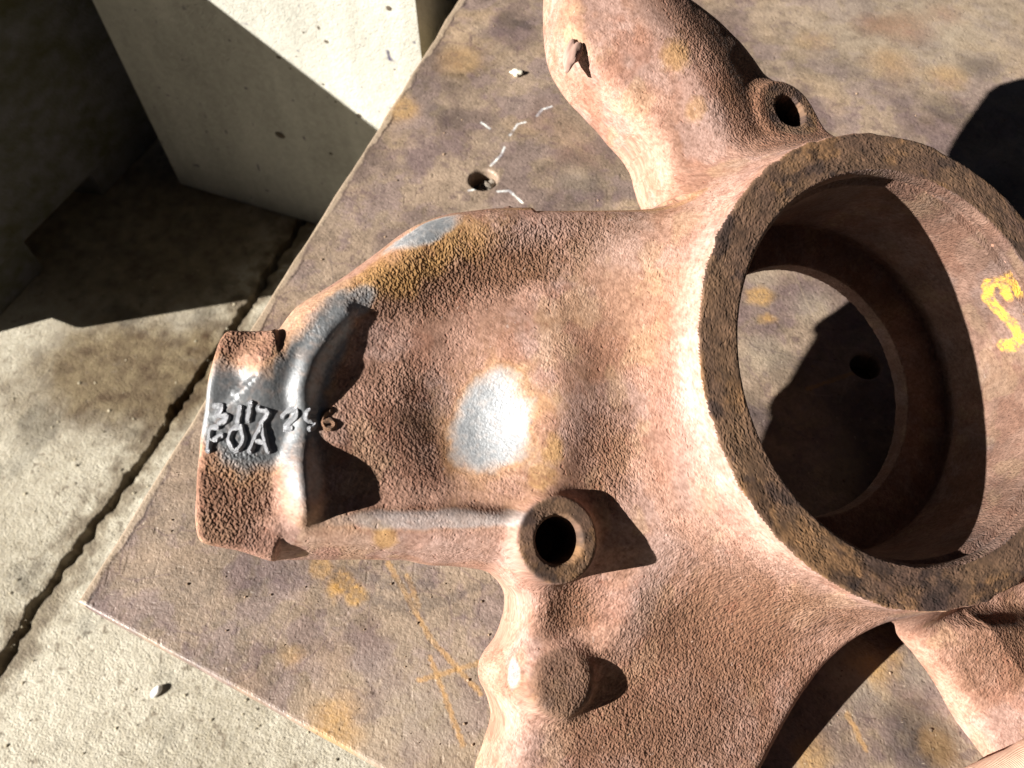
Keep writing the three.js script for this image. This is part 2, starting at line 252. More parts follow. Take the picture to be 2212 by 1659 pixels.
  mesh('added_hole_backing', under, new THREE.MeshStandardMaterial({ color: new THREE.Color(0.07, 0.05, 0.04), roughness: 0.9 }), bench);  // added unseen slab that stops floor light showing up through the holes
  const legMat = new THREE.MeshStandardMaterial({ color: new THREE.Color(0.1, 0.06, 0.045), roughness: 0.8 });
  const lg = new THREE.BoxGeometry(0.04, (-25 - FLOOR) * MM, 0.04);
  for (const [s, t] of [[0.12, 0.1], [0.9, 0.1], [0.12, 0.9], [0.9, 0.9]]) { const l = mesh('leg', lg, legMat, bench), c = A.clone().addScaledVector(e1, s).addScaledVector(e2, t); l.position.set(c.x * MM, (FLOOR - 25) / 2 * MM, c.z * MM); }
  // lumps of earth caught in the hole
  const clod = new THREE.Group(); clod.name = 'earth_clod'; clod.position.set(h1.x * MM, -0.0065, h1.z * MM); scene.add(clod); tag(clod, 'crumbs of dry grey earth caught in the round hole of the plate', 'earth');
  const em = new THREE.MeshStandardMaterial({ color: new THREE.Color(0.2, 0.17, 0.14), roughness: 1, bumpMap: stoneBump, bumpScale: 0.001 });
  const parts = [[2, 0, -1.5, 3.2], [3.2, 0, 3.4, 2.6], [-2.5, -1, 4, 2.6], [4.5, 0.5, -4, 2], [0, -2, 1, 3.4], [-1, -2.5, -4, 2.5], [0.5, 1, 4.6, 1.7]];
  parts.forEach(([x, y, z, r], i) => { const q = lump(r, 0.35, i); q.translate(x * MM, y * MM, z * MM); mesh('crumb', q, em, clod); });
  const shelf = new THREE.CylinderGeometry(0.0085, 0.0085, 0.003, 24); shelf.translate(0, -0.006, 0); shelf.setAttribute('uv1', shelf.attributes.uv); mesh('earth_bed', shelf, em, clod);
}
function lump(r, rough, s, sq = 0.75) {
  const g = mergeVertices(new THREE.IcosahedronGeometry(r * MM, 3).deleteAttribute('uv').deleteAttribute('normal')), p = g.attributes.position;
  for (let i = 0; i < p.count; i++) { const x = p.getX(i) / (r * MM), y = p.getY(i) / (r * MM), z = p.getZ(i) / (r * MM), k = 1 + rough * (vn(x * 1.6 + s * 7.7 + y, z * 1.6 + s * 3.1) + 0.5 * vn(x * 3.7 + s, y * 3.7 + z * 3)); p.setXYZ(i, x * r * MM * k, y * r * MM * k * sq, z * r * MM * k); }
  g.computeVertexNormals(); const uv = new Float32Array(p.count * 2); for (let i = 0; i < p.count; i++) { uv[2 * i] = p.getX(i) / 0.1; uv[2 * i + 1] = p.getZ(i) / 0.1; }
  g.setAttribute('uv', new THREE.BufferAttribute(uv, 2)); g.setAttribute('uv1', new THREE.BufferAttribute(uv, 2)); return g;
}
{
  const wm = new THREE.MeshStandardMaterial({ color: new THREE.Color(0.78, 0.74, 0.62), roughness: 0.8 });
  let g = lump(3.4, 0.4, 3, 0.4); g.scale(1.1, 1, 0.75); let c = onY(1116, 157, 1.2), m = mesh('paint_flake', g, wm, scene); m.position.copy(c).multiplyScalar(MM); tag(m, 'small cream white flake lying on the rusty plate above the hole', 'flake');
  g = lump(3.6, 0.12, 5, 0.6); g.scale(0.75, 1, 1.3); g.rotateY(-0.5); c = onY(338, 1493, FLOOR + 1.6); m = mesh('pebble', g, new THREE.MeshStandardMaterial({ color: new THREE.Color(0.85, 0.83, 0.8), roughness: 0.5 }), scene); m.position.copy(c).multiplyScalar(MM); tag(m, 'smooth white pebble alone on the sunlit concrete floor', 'pebble');
}
// ---------------------------------------------------------------- the rusty iron casting (local frame: u right, v up in the rim plane, w along the bore axis; mm)
const NW = new THREE.Vector3().addScaledVector(RT, 0.30).addScaledVector(UP, 0.165).addScaledVector(BK, 0.94).normalize();
const EU = RT.clone().addScaledVector(NW, -RT.dot(NW)).normalize(), EV = NW.clone().cross(EU);
const RC = CAM.clone().addScaledVector(RT, 127.5).addScaledVector(UP, 7.3).addScaledVector(BK, -250);       // centre of the rim
const loc = (x, y, w) => { const r = rayW(x, y), k = (w - CAM.clone().sub(RC).dot(NW)) / r.dot(NW), p = CAM.clone().addScaledVector(r, k).sub(RC); return [p.dot(EU), p.dot(EV)]; };
const CR = CAM.clone().sub(RC), cu = CR.dot(EU), cv = CR.dot(EV), cw = CR.dot(NW);
function disp(u, v, w) { const p = EU.clone().multiplyScalar(u - cu).addScaledVector(EV, v - cv).addScaledVector(NW, w - cw), d = -p.dot(BK); return [(p.dot(RT) / d * F + 512) / S, (-p.dot(UP) / d * F + 384) / S]; }

const EUr = EU.dot(RT), EVr = EV.dot(RT), NWr = NW.dot(RT), EUu = EU.dot(UP), EVu = EV.dot(UP), NWu = NW.dot(UP), EUb = EU.dot(BK), EVb = EV.dot(BK), NWb = NW.dot(BK);
const casting = new THREE.Group(); casting.name = 'iron_casting';
casting.matrixAutoUpdate = true; casting.position.copy(RC).multiplyScalar(MM);
casting.quaternion.setFromRotationMatrix(new THREE.Matrix4().makeBasis(EU, NW, EV.clone().negate()));
scene.add(casting);
tag(casting, 'rusty cast iron hub housing with large round bore, arms and bosses on the plate', 'casting');

const armEdge = [[1195, -170], [1425, -170], [1436, -5], [1482, 12], [1550, 55], [1612, 112], [1672, 182], [1720, 200], [1760, 240], [1750, 305], [1900, 500]];
const lowArm = [[2100, 1100], [2330, 1250], [2430, 1500], [2390, 1760], [2125, 1760], [2112, 1640], [2092, 1570], [2045, 1488], [1985, 1402], [1932, 1352], [1880, 1336], [1836, 1344], [1792, 1390], [1700, 1512], [1590, 1670], [1530, 1770]];
const lobe = [[1085, 1770], [1035, 1690], [1066, 1630], [1092, 1570], [1084, 1525], [1064, 1485], [1066, 1440], [1108, 1385], [1126, 1330], [1126, 1285], [1090, 1240]];
const boxEdge = [[1010, 1229], [930, 1224], [890, 1214], [780, 1213], [660, 1214], [590, 1216], [550, 1200], [520, 1190], [470, 1182], [430, 1170], [421, 1110], [425, 1020], [432, 960], [450, 820], [478, 712], [535, 714], [590, 716]];
const flank = [[612, 690], [640, 655], [720, 610], [810, 545], [880, 490], [960, 458], [1080, 445], [1230, 447], [1330, 450], [1436, 446], [1424, 400], [1396, 330], [1322, 240], [1246, 160], [1214, 100], [1198, 10]];
const outline = [...armEdge, ...lowArm, ...lobe, ...boxEdge, ...flank].map(([x, y]) => {
  let w = -27; if (x > 1840 && y > 1300) w = -32; else if (y > 1200 && x > 1000) w = -26 - (y - 1180) / 7 * 0.46; else if (y < 420 && x < 1420) w = -36; else if (y < 420) w = -33; else if (x < 600) w = -24;
  return loc(x, y, w);
});
function chaikin(P, n) { for (let k = 0; k < n; k++) { const Q = []; for (let i = 0; i < P.length; i++) { const a = P[i], b = P[(i + 1) % P.length]; Q.push([a[0] * 0.8 + b[0] * 0.2, a[1] * 0.8 + b[1] * 0.2], [a[0] * 0.2 + b[0] * 0.8, a[1] * 0.2 + b[1] * 0.8]); } P = Q; } return P; }
const OUT = chaikin(outline, 2);
function polySD(P, x, y) {
  let d = 1e9, inside = false;
  for (let i = 0, j = P.length - 1; i < P.length; j = i++) {
    const a = P[i], b = P[j]; const ex = b[0] - a[0], ey = b[1] - a[1], wx = x - a[0], wy = y - a[1], t = clamp((wx * ex + wy * ey) / (ex * ex + ey * ey || 1e-9));
    const qx = wx - ex * t, qy = wy - ey * t; d = Math.min(d, qx * qx + qy * qy);
    if ((a[1] > y) !== (b[1] > y) && x < (b[0] - a[0]) * (y - a[1]) / (b[1] - a[1]) + a[0]) inside = !inside;
  }
  return (inside ? -1 : 1) * Math.sqrt(d);
}
const RO = 77.3, RI = 63.2, RL = 51.5, DEP = 60;
const bosses = [
  { n: 'boss', c: loc(1207, 1167, -13.8), r: 12, top: -13.8, hole: 6.6, k: 5 },
  { n: 'boss', c: loc(1216, 1477, -37), r: 10.4, top: -37, hole: 0, k: 6 },
  { n: 'boss', c: loc(1702, 244, -26), r: 11.2, top: -26, hole: 6, k: 8 }];
// ridge profile: crest height falling away with a width of its own on each side (widths in mm, coordinates as on the photograph)
const walls = {
  top: [[575, 790], [640, 725], [720, 655], [800, 592], [900, 520], [1000, 488], [1120, 480], [1300, 480], [1450, 470]],
  left: [[742, 690], [708, 725], [668, 785], [650, 850], [655, 920], [648, 1000], [655, 1100]],
  bottom: [[610, 1112], [800, 1118], [1000, 1116], [1160, 1130]],
  lobe: [[1445, 1080], [1405, 1200], [1392, 1330], [1335, 1480], [1290, 1700]],
  arm: [[1300, -170], [1400, 40], [1500, 160], [1552, 262], [1590, 345]],
  low: [[2130, 1360], [2230, 1500], [2280, 1760]] };
function topAt(u, v, x, y) {
  const dr = Math.hypot(u, v), und = 0.4 * fbm(u / 22, v / 22, 3) + 0.1 * fbm(u / 4 + 9, v / 4, 3);
  let h = -21;
  // dished pocket between the walls
  const pk = ss(560, 640, y) * (1 - ss(1085, 1180, y)) * ss(620, 720, x) * (1 - ss(1150, 1420, x));
  h = mix(h, -20.8 + 2.6 * clamp((x - 760) / 560), pk);
  const pit = Math.hypot((x - 1000) / 120, (y - 915) / 140); h -= 5 * Math.exp(-pit * pit * 1.2) + 1.0 * Math.exp(-(((x - 1000) / 170) ** 2 + ((y - 625 + (x - 1000) * 0.2) / 50) ** 2));
  h += 5.5 * Math.exp(-(((x - 1200) / (x < 1200 ? 140 : 420)) ** 2 + ((y - 870) / 190) ** 2));
  h += -3 * Math.exp(-(((x - 1280) / 60) ** 2 + ((y - 1010) / 90) ** 2));               // hollow above the first boss
  // tab at the left end
  if (x < 720) { const t = 1 - ss(600, 660, x); h = mix(h, -22.5 + 1 * ss(1000, 1200, y), t); }
  // walls
  const R = (P, crest, dropA, sA, dropB, sB, kk, e0 = 0, e1 = 0) => { const [d, s, t] = poly(P, x, y), mm = d / 7.9, w = s > 0 ? sA : sB, dd = s > 0 ? dropA : dropB; const c = crest + (e0 * (1 - t) + e1 * t); h = smax(h, c - dd * (1 - Math.exp(-((mm / w) ** 2))), kk); };
  R(walls.top, -15, 8, 20, 24, 15, 3, -3, -3);                 // s > 0: to the right of travel, image-down
  const gap = Math.exp(-(((y - 930) / 62) ** 2));
  R(walls.left, -15.6 - 4.2 * gap, 14, 8, 16, 8, 3, -2, 0);
  R(walls.bottom, -16, 14, 19, 10, 5, 2, -5, 1);
  // lower lobe
  const lb = ss(1180, 1260, y) * (1 - ss(1500, 1560, x)) ; h = mix(h, -22.5, lb * (1 - ss(1380, 1440, x)));
  h = mix(h, -19, Math.exp(-(((x - 1130) / 50) ** 2 + ((y - 1470) / 110) ** 2)) * 0.9);
  h += -3 * Math.exp(-(((x - 1260) / 55) ** 2 + ((y - 1310) / 60) ** 2));
  if (y > 1020) R(walls.lobe, -18, 6, 10, 5, 40, 2.5, -2.5, 0);
  if (y > 1180) { h -= (y - 1180) / 7 * 0.48; const [de] = seg(x, y, 1836, 1344, 1560, 1710); h -= 5 * clamp(1 - de / 520) * ss(1180, 1300, y); }
  // upper arm
  if (y < 560) { const [d, s] = poly(walls.arm, x, y), m = d / 6.6, ha = s > 0 ? -21 - 0.36 * m : -21 - 0.17 * m - 0.008 * m * m; const sm = smin(ha, -22, 1.2); const t = 1 - ss(360, 480, y) ; h = mix(h, sm, x > 1150 ? t : 0); }
  // lower right arm
  if (x > 1840 && y > 1300) { const [d, s] = poly(walls.low, x, y), m = d / 6.6; const hb = -22.5 - (s > 0 ? 0.42 * m : 0.12 * m); h = mix(h, hb, ss(1840, 1930, x) * ss(1300, 1360, y)); }
  // flare up to the rim
  const e = Math.max(0, dr - RO + 1.5), lowr = clamp(-v / 80) * clamp((u + 90) / 120), ln = 17 - 6 * lowr;
  h = smax(h, mix(-3.5 - 9 * (1 - Math.exp(-e / 12)) - e * 0.17, -3.5 - 34 * (1 - Math.exp(-e / ln)) - e * 0.10, v < 0 ? ss(45, 85, -v) : ss(30, 70, v)), 4);
  if (dr < RO - 1) h = -6;
  return h + und;
}
// 2-D fields on a 1 mm grid
const U0 = -225, U1 = 112, V0 = -150, V1 = 178, NU = U1 - U0 + 1, NV = V1 - V0 + 1;
const fTop = new Float32Array(NU * NV), fOut = new Float32Array(NU * NV), fK = new Float32Array(NU * NV), fT = new Float32Array(NU * NV);
for (let j = 0; j < NV; j++) for (let i = 0; i < NU; i++) {
  const u = U0 + i, v = V0 + j, k = j * NU + i, [x, y] = disp(u, v, -25);
  fOut[k] = polySD(OUT, u, v) + 0.35 * fbm(u / 7, v / 7 + 20, 3); fTop[k] = topAt(u, v, x, y);
  fK[k] = x < 600 ? mix(1.6, 9, ss(560, 660, x)) : y < 440 ? 6 : y > 1180 && x < 1120 ? 12 : x > 1550 && y > 1300 ? 7 : 10;
  fT[k] = x > 1300 && y > 1200 ? 9 : x < 620 ? 16 : 24;
}
const bil = (A, u, v) => { const x = clamp(u - U0, 0, NU - 1.001), y = clamp(v - V0, 0, NV - 1.001), i = x | 0, j = y | 0, a = x - i, b = y - j, k = j * NU + i; return (A[k] * (1 - a) + A[k + 1] * a) * (1 - b) + (A[k + NU] * (1 - a) + A[k + NU + 1] * a) * b; };
const rimWob = (u, v) => fbm(u / 5, v / 5 + 9, 2);
function field(u, v, w) {
  const o = bil(fOut, u, v), dr = Math.hypot(u, v);
  let f = 1e3;
  if (o < 14) { const t = bil(fTop, u, v); f = smax(smax(o, (w - t) * 0.8, bil(fK, u, v)), t - bil(fT, u, v) - w, 4); }
  for (const b of bosses) { const d = Math.hypot(u - b.c[0], v - b.c[1]); if (d < 40) f = smin(f, smax(smax(d - b.r - Math.max(0, b.top - w) * 0.06, w - b.top, b.hole ? 1.2 : 4), b.top - 26 - w, 2), b.k); }
  f = smin(f, smax(smax(dr - RO + 0.9 * rimWob(u, v) + Math.max(0, -w - 30) * 0.1, w + 0.25 * rimWob(u + 50, v), 1.4), -DEP - w, 3), 4);
  // bore: rim land, groove, barrel, lower lip
  const rb = RI - 1.2 + 1.2 * ss(-7.4, -5.4, w) + 1.6 * ss(-7.6, -6.6, w) * ss(-3.6, -5.2, w) + 0.9 * ss(-1.6, 0, w) + (w < -44 ? 1.6 * ss(-44, -46, w) - 15 * ss(-50, -53, w) : 0);
  f = Math.max(f, -(dr - rb));
  for (const b of bosses) if (b.hole && w > b.top - 22) { const d = Math.hypot(u - b.c[0], v - b.c[1]); f = Math.max(f, b.hole - d - 0.6 * ss(b.top - 1, b.top, w) * -1); }
  return f;
}
function surfaceNets(field, h, [U0, U1, V0, V1, W0, W1]) {
  const nx = Math.ceil((U1 - U0) / h), ny = Math.ceil((V1 - V0) / h), nz = Math.ceil((W1 - W0) / h), B = 4, A = new Float32Array(nx * ny * nz).fill(9);
  const at = (i, j, k) => (k * ny + j) * nx + i;
  for (let k = 0; k < nz; k += B) for (let j = 0; j < ny; j += B) for (let i = 0; i < nx; i += B) {
    const fc = field(U0 + (i + 2) * h, V0 + (j + 2) * h, W0 + (k + 2) * h), far = Math.abs(fc) > h * 15;
    for (let c = k; c < Math.min(k + B, nz); c++) for (let b = j; b < Math.min(j + B, ny); b++) for (let a = i; a < Math.min(i + B, nx); a++) A[at(a, b, c)] = far ? fc : field(U0 + a * h, V0 + b * h, W0 + c * h);
  }
  const id = new Int32Array(nx * ny * nz).fill(-1), P = [], T = [];
  const E = []; for (let a = 0; a < 8; a++) for (let b = a + 1; b < 8; b++) { const x = a ^ b; if (x === 1 || x === 2 || x === 4) E.push([a, b]); }
  const vals = new Float32Array(8);
  for (let k = 0; k < nz - 1; k++) for (let j = 0; j < ny - 1; j++) for (let i = 0; i < nx - 1; i++) {
    let m = 0; for (let c = 0; c < 8; c++) { const q = A[at(i + (c & 1), j + (c >> 1 & 1), k + (c >> 2))]; vals[c] = q; if (q < 0) m |= 1 << c; }
    if (!m || m === 255) continue;
    let x = 0, y = 0, z = 0, n = 0;
    for (const [a, b] of E) { if ((m >> a & 1) === (m >> b & 1)) continue; const t = vals[a] / (vals[a] - vals[b]); x += mix(a & 1, b & 1, t); y += mix(a >> 1 & 1, b >> 1 & 1, t); z += mix(a >> 2, b >> 2, t); n++; }
    id[at(i, j, k)] = P.length / 3; P.push(U0 + (i + x / n) * h, V0 + (j + y / n) * h, W0 + (k + z / n) * h);
  }
  const q = (a, b, c, d, flip) => { if (a < 0 || b < 0 || c < 0 || d < 0) return; flip ? T.push(a, c, b, b, c, d) : T.push(a, b, c, b, d, c); };
  for (let k = 1; k < nz - 1; k++) for (let j = 1; j < ny - 1; j++) for (let i = 1; i < nx - 1; i++) {
    const s = A[at(i, j, k)] < 0;
    if (s !== A[at(i + 1, j, k)] < 0) q(id[at(i, j - 1, k - 1)], id[at(i, j, k - 1)], id[at(i, j - 1, k)], id[at(i, j, k)], !s);
    if (s !== A[at(i, j + 1, k)] < 0) q(id[at(i - 1, j, k - 1)], id[at(i, j, k - 1)], id[at(i - 1, j, k)], id[at(i, j, k)], s);
    if (s !== A[at(i, j, k + 1)] < 0) q(id[at(i - 1, j - 1, k)], id[at(i, j - 1, k)], id[at(i - 1, j, k)], id[at(i, j, k)], !s);
  }
  return [P, T];
}
const [CP, CT] = surfaceNets(field, 0.95, [U0, U1, V0, V1, -80, 4]);
const CN = new Float32Array(CP.length);
for (let i = 0; i < CP.length; i += 3) {
  const e = 0.7; let u = CP[i], v = CP[i + 1], w = CP[i + 2], gx, gy, gz, l;
  for (let it = 0; it < 2; it++) { gx = field(u + e, v, w) - field(u - e, v, w); gy = field(u, v + e, w) - field(u, v - e, w); gz = field(u, v, w + e) - field(u, v, w - e); l = Math.hypot(gx, gy, gz) || 1; if (!it) { const f = clamp(field(u, v, w) / Math.max(0.5, l / (2 * e)), -0.5, 0.5); u -= gx / l * f; v -= gy / l * f; w -= gz / l * f; } }
  CP[i] = u; CP[i + 1] = v; CP[i + 2] = w; CN[i] = gx / l; CN[i + 1] = gy / l; CN[i + 2] = gz / l;
}
// which piece a triangle belongs to
const armCut = [1400, 470];
function partOf(u, v, w, nw) {
  const dr = Math.hypot(u, v);
  if (dr < RI + 1.6 && nw < 0.6) return 'bore_wall';
  if (dr < RI + 1.2) return 'bore_lip';
  if (dr < RO + 1 && nw > 0.7 && w > -3) return 'bearing_ring';
  for (let i = 0; i < 3; i++) { const b = bosses[i], d = Math.hypot(u - b.c[0], v - b.c[1]); if (d < b.r + 2.5 && w > b.top - 8) return 'boss_' + i; if (b.hole && d < b.hole + 1) return 'boss_' + i; }
  const [x, y] = disp(u, v, -25);
  if (dr > RO + 6 && x < 600 && y > 690) return 'mounting_tab';
  if (dr > RO + 10 && y < 440 && x > 1150) return 'upper_arm';
  if (dr > RO + 10 && x > 1850 && y > 1300) return 'lower_arm';
  return 'web';
}
const groups = new Map();
for (let t = 0; t < CT.length; t += 3) {
  const a = CT[t] * 3, b = CT[t + 1] * 3, c = CT[t + 2] * 3, u = (CP[a] + CP[b] + CP[c]) / 3, v = (CP[a + 1] + CP[b + 1] + CP[c + 1]) / 3, w = (CP[a + 2] + CP[b + 2] + CP[c + 2]) / 3;
  const nu = CN[a] + CN[b] + CN[c], nv = CN[a + 1] + CN[b + 1] + CN[c + 1], nw = CN[a + 2] + CN[b + 2] + CN[c + 2];
  const k = partOf(u, v, w, nw / 3); let g = groups.get(k); if (!g) groups.set(k, g = { map: new Map(), pos: [], nor: [], uv: [], uv1: [], idx: [] });
  const au = Math.abs(nu), av = Math.abs(nv), aw = Math.abs(nw) * 1.25, ax = aw > Math.max(au, av) ? 0 : au > av ? 1 : 2;
  // keep the winding facing along the normal
  const e1 = [CP[b] - CP[a], CP[b + 1] - CP[a + 1], CP[b + 2] - CP[a + 2]], e2 = [CP[c] - CP[a], CP[c + 1] - CP[a + 1], CP[c + 2] - CP[a + 2]];
  const fl = (e1[1] * e2[2] - e1[2] * e2[1]) * nu + (e1[2] * e2[0] - e1[0] * e2[2]) * nv + (e1[0] * e2[1] - e1[1] * e2[0]) * nw < 0;
  for (const q of fl ? [a, c, b] : [a, b, c]) {
    const key = q * 4 + ax; let n = g.map.get(key);
    if (n === undefined) {
      n = g.pos.length / 3; g.map.set(key, n); const U = CP[q], V = CP[q + 1], W = CP[q + 2];
      g.pos.push(U * MM, W * MM, -V * MM); g.nor.push(CN[q], CN[q + 2], -CN[q + 1]);
      if (k === 'bore_wall') { const an = Math.atan2(V, U); g.uv.push(an / Math.PI / 2 + 0.5, (W + 70) / 80); g.uv1.push(an * 64 / 100, W / 100); }
      else if (k === 'bore_lip') { const an = Math.atan2(V, U), r = Math.hypot(U, V); g.uv.push(an / Math.PI / 2 + 0.5, (r + W * 0.5) / 80); g.uv1.push(an * 0.57, (r + W) / 100); }
      else {
        // unroll the side walls along their normal and the collar along its radius, so that nothing smears on steep faces
        const r = Math.hypot(U, V), side = r > RO - 1 ? clamp(bil(fTop, U, V) - W, 0, 40) * ss(0.93, 0.6, CN[q + 2]) : 0;
        const rad = k === 'bearing_ring' ? -22 : r > RO - 3 ? -clamp(W + 18, 0, 18) * ss(RO + 45, RO + 25, r) : 0;
        g.uv.push((U + CN[q] * side + U / r * rad - U0) / 340, (V + CN[q + 1] * side + V / r * rad - V0) / 340);
        g.uv1.push(...(ax === 0 ? [U / 100, V / 100] : ax === 1 ? [W / 100, V / 100] : [U / 100, W / 100])); }
    }
    g.idx.push(n);
  }
}
// ---- colours of the iron and some painted light and shade, in the casting's own millimetres
const zone = (list) => list.map(([x, y, a, b, rot = 0, k = 1]) => ({ x, y, a, b, c: Math.cos(rot), s: Math.sin(rot), k }));
const bare = zone([[1052, 915, 70, 100, 0.1, 1], [905, 508, 78, 32, -0.4, 1], [690, 755, 56, 110, 0.35, 1], [655, 1000, 44, 95, 0.05, 0.7], [930, 1122, 210, 20, 0, 0.4], [535, 905, 125, 95, 0.25, 1], [635, 880, 60, 90, 0, 1], [1145, 1480, 14, 45, 0, 0.6], [765, 668, 42, 26, -0.6, 0.8]]);
const ochre = zone([[925, 560, 160, 45, -0.5, 0.8], [1450, 130, 28, 34, 0, 0.8], [825, 1168, 20, 34, 0, 0.9], [1172, 975, 22, 36, 0.2, 0.9], [1150, 1030, 26, 26, 0, 0.7], [1250, 446, 220, 14, 0, 0.6], [1060, 920, 120, 140, 0, 0.35], [1350, 640, 160, 200, 0, 0.12], [1500, 240, 16, 22, 0, 0.5]]);
const grazeDim = zone([[1030, 590, 240, 62, -0.25, 0.92], [1140, 560, 90, 46, -0.3, 0.7], [500, 1080, 85, 110, 0, 0.85], [520, 745, 80, 45, 0.2, 0.8], [800, 940, 110, 120, 0, 0.3], [1310, 990, 56, 95, 0, 0.85], [1260, 1315, 75, 60, 0, 0.8], [1610, 1370, 210, 220, 0.5, 0.85], [1500, 1570, 260, 180, 0, 0.8], [1650, 230, 100, 200, -0.5, 0.85], [1560, 90, 90, 90, 0, 0.75], [2180, 1390, 110, 100, 0, 0.8], [1450, 1180, 50, 80, 0, 0.35], [850, 830, 60, 50, 0, 0.4]]);  // dark rough slopes: the dimness of grazing sun painted into the colour
const violetHighlight = zone([[1130, 500, 170, 40, 0, 0.5], [1560, 480, 130, 60, -0.8, 0.4], [960, 1180, 240, 34, 0, 0.5], [1500, 220, 30, 150, -0.5, 0.5], [1500, 1000, 70, 200, -0.3, 0.35], [1100, 1150, 60, 40, 0, 0.4], [1170, 1600, 80, 60, 0, 0.4], [1500, 830, 45, 260, 0.1, 0.7], [1600, 1080, 70, 130, -0.7, 0.5], [1480, 180, 26, 190, -0.55, 0.7], [1405, 1250, 34, 170, 0.1, 0.6], [1090, 1290, 40, 60, 0, 0.4], [1080, 1200, 60, 40, 0, 0.7], [1330, 560, 120, 60, 0, 0.35]]);  // pale worn crests, with whitish ridge highlights painted into the colour
const zv = (Z, x, y, n, soft) => { let m = 0; for (const z of Z) { const X = x - z.x, Y = y - z.y, p = (X * z.c + Y * z.s) / z.a, q = (-X * z.s + Y * z.c) / z.b, d = Math.hypot(p, q); if (d < 1.9) m = Math.max(m, z.k * ss(1 + soft, 1 - soft, d + n)); } return m; };
const ZV = [0, 0, 0, 0];
function rust(u, v, x, y, o) {
  const n1 = fbm(u / 30 + 5, v / 30, 4), n2 = fbm(u / 8 + 50, v / 8 - 20, 4), a1 = 0.8 * u - 0.6 * v, b1 = 0.6 * u + 0.8 * v, a2 = 0.35 * u + 0.94 * v, b2 = 0.94 * u - 0.35 * v, g1 = vn(a1 / 0.62, b1 / 0.62), g2 = vn(a2 / 1.25 + 31, b2 / 1.25), g3 = vn(b1 / 0.33 + 3, a2 / 0.33), wp = 0.9 * vn(a1 / 2.2, b1 / 2.2 + 70);
  let r = 0.34 + 0.05 * n1 + 0.10 * n2, g = 0.19 + 0.035 * n1 + 0.065 * n2, b = 0.138 + 0.03 * n1 + 0.055 * n2;
  const n4 = fbm(u / 15 + 130, v / 15 + 70, 5), mv = ss(0.02, 0.3, n4) * 0.5, rd = ss(0.05, 0.32, fbm(u / 11 - 60, v / 11 + 33, 4)) * 0.5, ob = ss(0.14, 0.34, fbm(u / 13 + 15, v / 13 - 90, 4)) * 0.4;
  r = mix(r, 0.335, mv); g = mix(g, 0.225, mv); b = mix(b, 0.2, mv); r = mix(r, 0.27, rd); g = mix(g, 0.12, rd); b = mix(b, 0.075, rd); r = mix(r, 0.42, ob); g = mix(g, 0.27, ob); b = mix(b, 0.16, ob);
  const gr = 0.20 * g1 + 0.17 * g2 + 0.12 * g3;
  const dz = zv(grazeDim, x, y, 0.5 * n2 + 0.12 * g2, 0.6), vz = zv(violetHighlight, x, y, 0.6 * n2, 0.6), oz = zv(ochre, x, y, 0.7 * n2 + 0.15 * g2, 0.5), bz = zv(bare, x, y, 0.45 * n2 + 0.07 * g2, 0.28), halo = zv(bare, x, y, 0.5 * n2 - 0.25, 0.3);
  r = mix(r, 0.15, dz); g = mix(g, 0.07, dz); b = mix(b, 0.037, dz);
  r = mix(r, 0.40, vz * 0.75); g = mix(g, 0.27, vz * 0.75); b = mix(b, 0.235, vz * 0.75);
  if (halo > 0) { r = mix(r, 0.42, halo * 0.4); g = mix(g, 0.235, halo * 0.4); b = mix(b, 0.105, halo * 0.4); }
  r = mix(r, 0.46, oz * 0.7); g = mix(g, 0.255, oz * 0.7); b = mix(b, 0.075, oz * 0.7);
  r *= 1 + gr; g *= 1 + gr * 1.15; b *= 1 + gr * 1.25;
  const fl = 0.72 * vn(a2 / 1.7 + 300 + wp, b2 / 1.7 - wp) + 0.4 * g1, f2 = vn(a1 / 2.6 + 77 + wp, b1 / 2.6 + 9);
  if (fl > 0.6) { const q = ss(0.6, 0.85, fl) * 0.5; r = mix(r, 0.17, q); g = mix(g, 0.055, q); b = mix(b, 0.03, q); } else if (fl < -0.86) { const q = ss(0.86, 0.95, -fl) * 0.5; r = mix(r, 0.55, q); g = mix(g, 0.42, q); b = mix(b, 0.36, q); }
  if (f2 > 0.7) { const q = ss(0.7, 0.9, f2) * 0.3; r = mix(r, 0.2, q); g = mix(g, 0.075, q); b = mix(b, 0.045, q); }
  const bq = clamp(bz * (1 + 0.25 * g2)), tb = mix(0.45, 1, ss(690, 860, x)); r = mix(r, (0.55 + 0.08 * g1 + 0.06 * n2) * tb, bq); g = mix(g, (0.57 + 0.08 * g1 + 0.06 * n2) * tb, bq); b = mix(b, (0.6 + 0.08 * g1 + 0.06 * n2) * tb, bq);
  o[0] = r; o[1] = g; o[2] = b; ZV[0] = dz; ZV[1] = vz; ZV[2] = n2; ZV[3] = fl; return bq;
}
const K2 = 2048, metal = new Float32Array(K2 * K2), worn = new Float32Array(K2 * K2), relief = new Uint8Array(K2 * K2 * 4);
